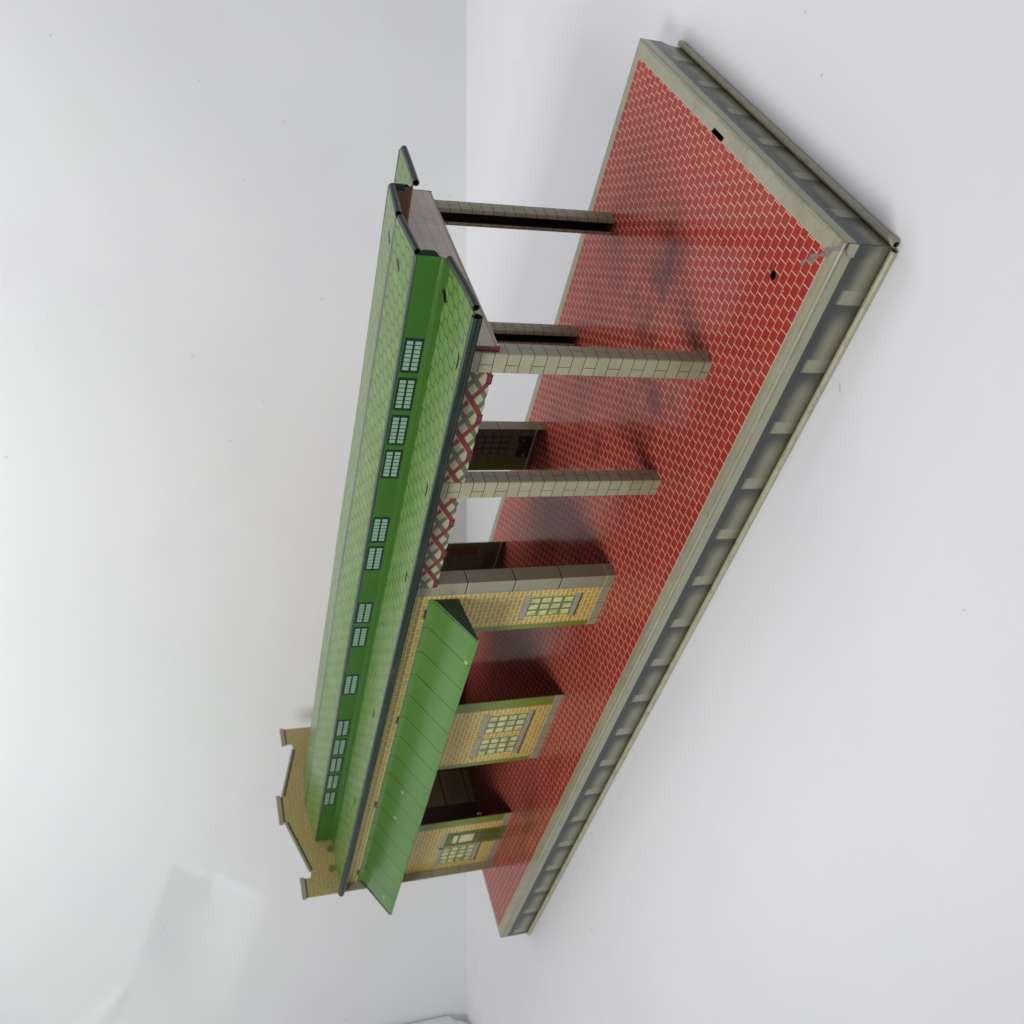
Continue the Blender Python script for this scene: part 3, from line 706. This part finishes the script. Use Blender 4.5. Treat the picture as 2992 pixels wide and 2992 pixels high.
# ---- clerestory walls with their printed windows
def cler(yR0, yR1, yL0, yL1, dy):
    b = MB(); b.sheet([(yR1, 117.1), (yR0, 107.9)], [(yL1, 111.7), (yL0, 102.8)], xr, xl, 8, 0.4 * dy, 0, 1); return b
CF = cler(69.3, 69.75, 71.2, 71.5, -1).build('clerestory_wall', [M_CLER, M_BROWN], STATION, smooth=0)
CB = cler(2 * yc - .4 - 69.3, 2 * yc - .4 - 69.75, 2 * yc - .4 - 71.2, 2 * yc - .4 - 71.5, 1).build('clerestory_wall', [M_CLER, M_BROWN], STATION, smooth=0)
def end_curl(y, s):
    """flap of the clerestory sheet rolled inwards at the open end"""
    b = MB(); r = 1.5; A, B = [], []
    for i in range(9):
        a = math.radians(-90 + 200 * i / 8); ch = 0.0 if i < 1 else min(2.4, i * 0.55)
        px, py = xr + r * math.cos(a), y + s * (r + r * math.sin(a))
        A.append((px, py, 108.4 + ch)); B.append((px, py, 116.9 - ch))
    b.add(A + B, [(i, i + 1, 9 + i + 1, 9 + i) for i in range(8)], 0); return b
end_curl(69.55, 1).build('end_flap', [M_BEAD], CF); end_curl(2 * yc - 0.4 - 69.55, -1).build('end_flap', [M_BEAD], CB)
def cler_y(x, z):
    f = (x - xr) / (xl - xr); zt, zb_ = lerp(117.1, 111.7, f), lerp(107.9, 102.8, f); g = (z - zb_) / (zt - zb_)
    return lerp(lerp(69.3, 69.75, g), lerp(71.2, 71.5, g), f)
def cler_window(x0, x1, cols=7):
    zb0 = 107.9 + (x0 + 88) * 0.0088; zt0 = 115.5 + (x0 + 88) * 0.0098
    zb1 = 107.9 + (x1 + 88) * 0.0088; zt1 = 115.5 + (x1 + 88) * 0.0098
    b = MB()
    def quad(xa, xb, fa, fb, off, mi):
        v = []
        for x in (xa, xb):
            t = (x - x0) / (x1 - x0); lo, hi = lerp(zb0, zb1, t), lerp(zt0, zt1, t)
            for g in (fa, fb):
                z = lerp(lo, hi, g); v.append((x, cler_y(x, z) - off, z))
        vv = [v[0], v[2], v[3], v[1]]; back = [(p[0], p[1] + 0.06, p[2]) for p in vv]
        b.add(vv + back, [(0, 1, 2, 3), (7, 6, 5, 4), (0, 4, 5, 1), (1, 5, 6, 2), (2, 6, 7, 3), (3, 7, 4, 0)], mi)
    quad(x0, x1, 0, 1, 0.10, 0)
    w = x1 - x0
    for i in range(cols):
        for fa, fb in ((0.115, 0.44), (0.56, 0.885)):
            a = x0 + w * (0.065 + 0.87 * (i + 0.10) / cols); c_ = x0 + w * (0.065 + 0.87 * (i + 0.90) / cols)
            quad(a, c_, fa, fb, 0.16, 1)
    return b.build('clerestory_window', [M_TEAL, M_PANE], CF, smooth=0)
for x0, x1 in ((-88.4, -104.6), (-107.0, -123.4), (-125.9, -141.9), (-144.4, -160.6), (-184.0, -200.3), (-202.7, -218.9), (-241.8, -257.4), (-260.4, -276.1),
               (-299.2, -316.6), (-340.0, -355.7), (-358.7, -374.7), (-377.2, -392.7), (-395.5, -411.1), (-414.0, -429.3)):
    cler_window(x0, x1)

# ---- punched fixing tabs on the roofs
def tab(parent, x, y, zfun, half_l, half_w, ang, lift, flip=1, open_=0.30):
    b = MB(); n = 14; ca, sa = math.cos(ang), math.sin(ang)
    def P(u, v, up):
        px, py = x + u * ca - v * sa, y + u * sa + v * ca
        return (px, py, zfun(px, py) + up)
    lens = [(half_l * math.cos(2 * math.pi * i / n), half_w * math.sin(2 * math.pi * i / n) * (1 if math.sin(2 * math.pi * i / n) * flip > 0 else 0.25)) for i in range(n)]
    b.add([P(u, v, 0.10) for u, v in lens], [tuple(range(n))], 0)  # black lens painted in for the dark of the punched slot
    up = [(u * 0.97, v * 0.9) for u, v in lens]
    b.add([P(u, v - flip * half_w * open_, 0.16 + lift * max(0.0, (v * flip) / half_w)) for u, v in up], [tuple(range(n))], 1)
    return b.build('tab_slot', [M_BLACK, parent.data.materials[0]], parent, smooth=0)
def zlow(x, y):
    f = (x - xr) / (xl - xr)
    A = lowR; B = lowL
    for i in range(len(A) - 1):
        ya, yb = lerp(A[i][0], B[i][0], f), lerp(A[i + 1][0], B[i + 1][0], f)
        if yb <= y <= ya:
            t = (y - ya) / (yb - ya); return lerp(lerp(A[i][1], B[i][1], f), lerp(A[i + 1][1], B[i + 1][1], f), t) + sag(x, (i + t) / (len(A) - 1))
    return lerp(A[-1][1], B[-1][1], f)
def zup(x, y):
    f = (x - xr) / (xl - xr)
    for i in range(len(upR) - 1):
        ya, yb = lerp(upR[i][0], upL[i][0], f), lerp(upR[i + 1][0], upL[i + 1][0], f)
        if yb <= y <= ya:
            t = (y - ya) / (yb - ya); return lerp(lerp(upR[i][1], upL[i][1], f), lerp(upR[i + 1][1], upL[i + 1][1], f), t) + sag(x, (i + t) / (len(upR) - 1))
    return 119
tab(LROOF, -65.2, 63.0, zlow, 3.2, 1.6, 0.95, 0.8, -1, 0.8)
for x, y in ((-76.6, 38.4), (-140.2, 40.2), (-192.7, 41.4), (-296.4, 43.4), (-380.7, 43.2), (-460.9, 42.2)):
    tab(LROOF, x, y, zlow, 3.6, 0.95, 0.05, 0.10, -1, 0.12)
tab(UROOF, -67.0, 87.0, zup, 3.1, 1.5, 1.1, 0.1, -1, 1.0)
tab(UROOF, -65.8, 105.8, zup, 3.0, 1.5, 1.1, 0.1, -1, 1.0)

# ---- end panel and lattice valance under the canopy
ep = MB(); ep.prism([[(40.2, 90.4), (43.5, 89.6), (160.6, 88.1), (160.6, 100.6), (126.5, 105.2), (68.0, 105.6), (40.2, 101.6)]], 0, -71.0, -71.4, 0, 1)
EP = ep.build('end_panel', [M_PANEL, M_BROWN], STATION, smooth=0)
for y0, y1, zt in ((39.6, 40.2, 101.2), (160.6, 161.0, 100.0)):
    b = MB(); b.box(-70.9, -73.1, y0, y1, 94.0 if y0 < 100 else 88.0, zt); b.box(-70.9, -75.0, y0 - 0.01, y1 - 0.01, 89.3 if y0 < 100 else 87.6, 93.99); b.build('flange', [M_RED], EP, smooth=0)
def lattice_outline(x0, x1, z1):
    o = []; n = int((x0 - x1) / 0.5)
    for i in range(n + 1):
        x = lerp(x0, x1, i / n); u = abs(((x + 84.65) / 18.5 + 0.5) % 1.0 - 0.5) * 18.5
        z = 89.5 if u < 2.3 else (90.4 - 0.5 * math.sin(math.pi * min(1, (u - 2.3) / 6.95) ) if u > 2.3 else 89.5)
        o.append((x, z))
    return o + [(x1, z1), (x0, z1)]
lt = MB(); lt.prism([lattice_outline(-74.2, -198.2, 101.3)], 1, 38.75, 39.05, 0, 1)
lt.build('lattice_valance', [M_LATT, M_BROWN], STATION, smooth=0)
lt = MB(); lt.prism([lattice_outline(-74.2, -198.2, 100.2)], 1, 157.8, 157.5, 0, 1)
lt.build('lattice_valance', [M_LATT, M_BROWN], STATION, smooth=0)

# ---- awning over the doors
ax0, ax1 = -208.3, -472.6
def awn_prof(dz, dy=0):
    return [(40.2, 91.3 + dz), (40.1, 88.6 + dz), (39.4, 88.0 + dz), (38.0, 87.1 + dz), (28, 81.8 + dz), (18.4, 76.6 + dz), (16.2, 75.4 + dz), (15.5, 74.6 + dz), (15.6, 73.9 + dz)]
aw = MB(); aw.sheet(awn_prof(0), [(a, b_ - 0.7) for a, b_ in awn_prof(0)], ax0, ax1, 30, -0.35, 0, 1, lambda x, j: 0.15 * math.sin(x * 0.04) * j)
AWN = aw.build('awning', [M_AWN, M_AWNCAP], STATION, smooth=30)
for x, side in ((ax0 - 0.25, 1), (ax1 + 0.25, 1)):
    b = MB(); b.prism([[(40.2, 89.0), (39.2, 87.7), (28, 81.5), (18.4, 76.2), (16.0, 74.9), (16.0, 74.2), (40.2, 77.2)]], 0, x, x + 0.3, 0); b.build('awning_end', [M_AWNCAP], AWN, smooth=0)
for x in (-218.0, -300.5, -381.8, -461.0):
    b = MB(); b.box(x + 2.7, x - 2.7, 40.0, 40.5, 91.0, 91.9, 0); b.build('tab_slot', [M_AWNCAP], AWN, smooth=0)  # dark bar painted in for the shade inside a flange slot
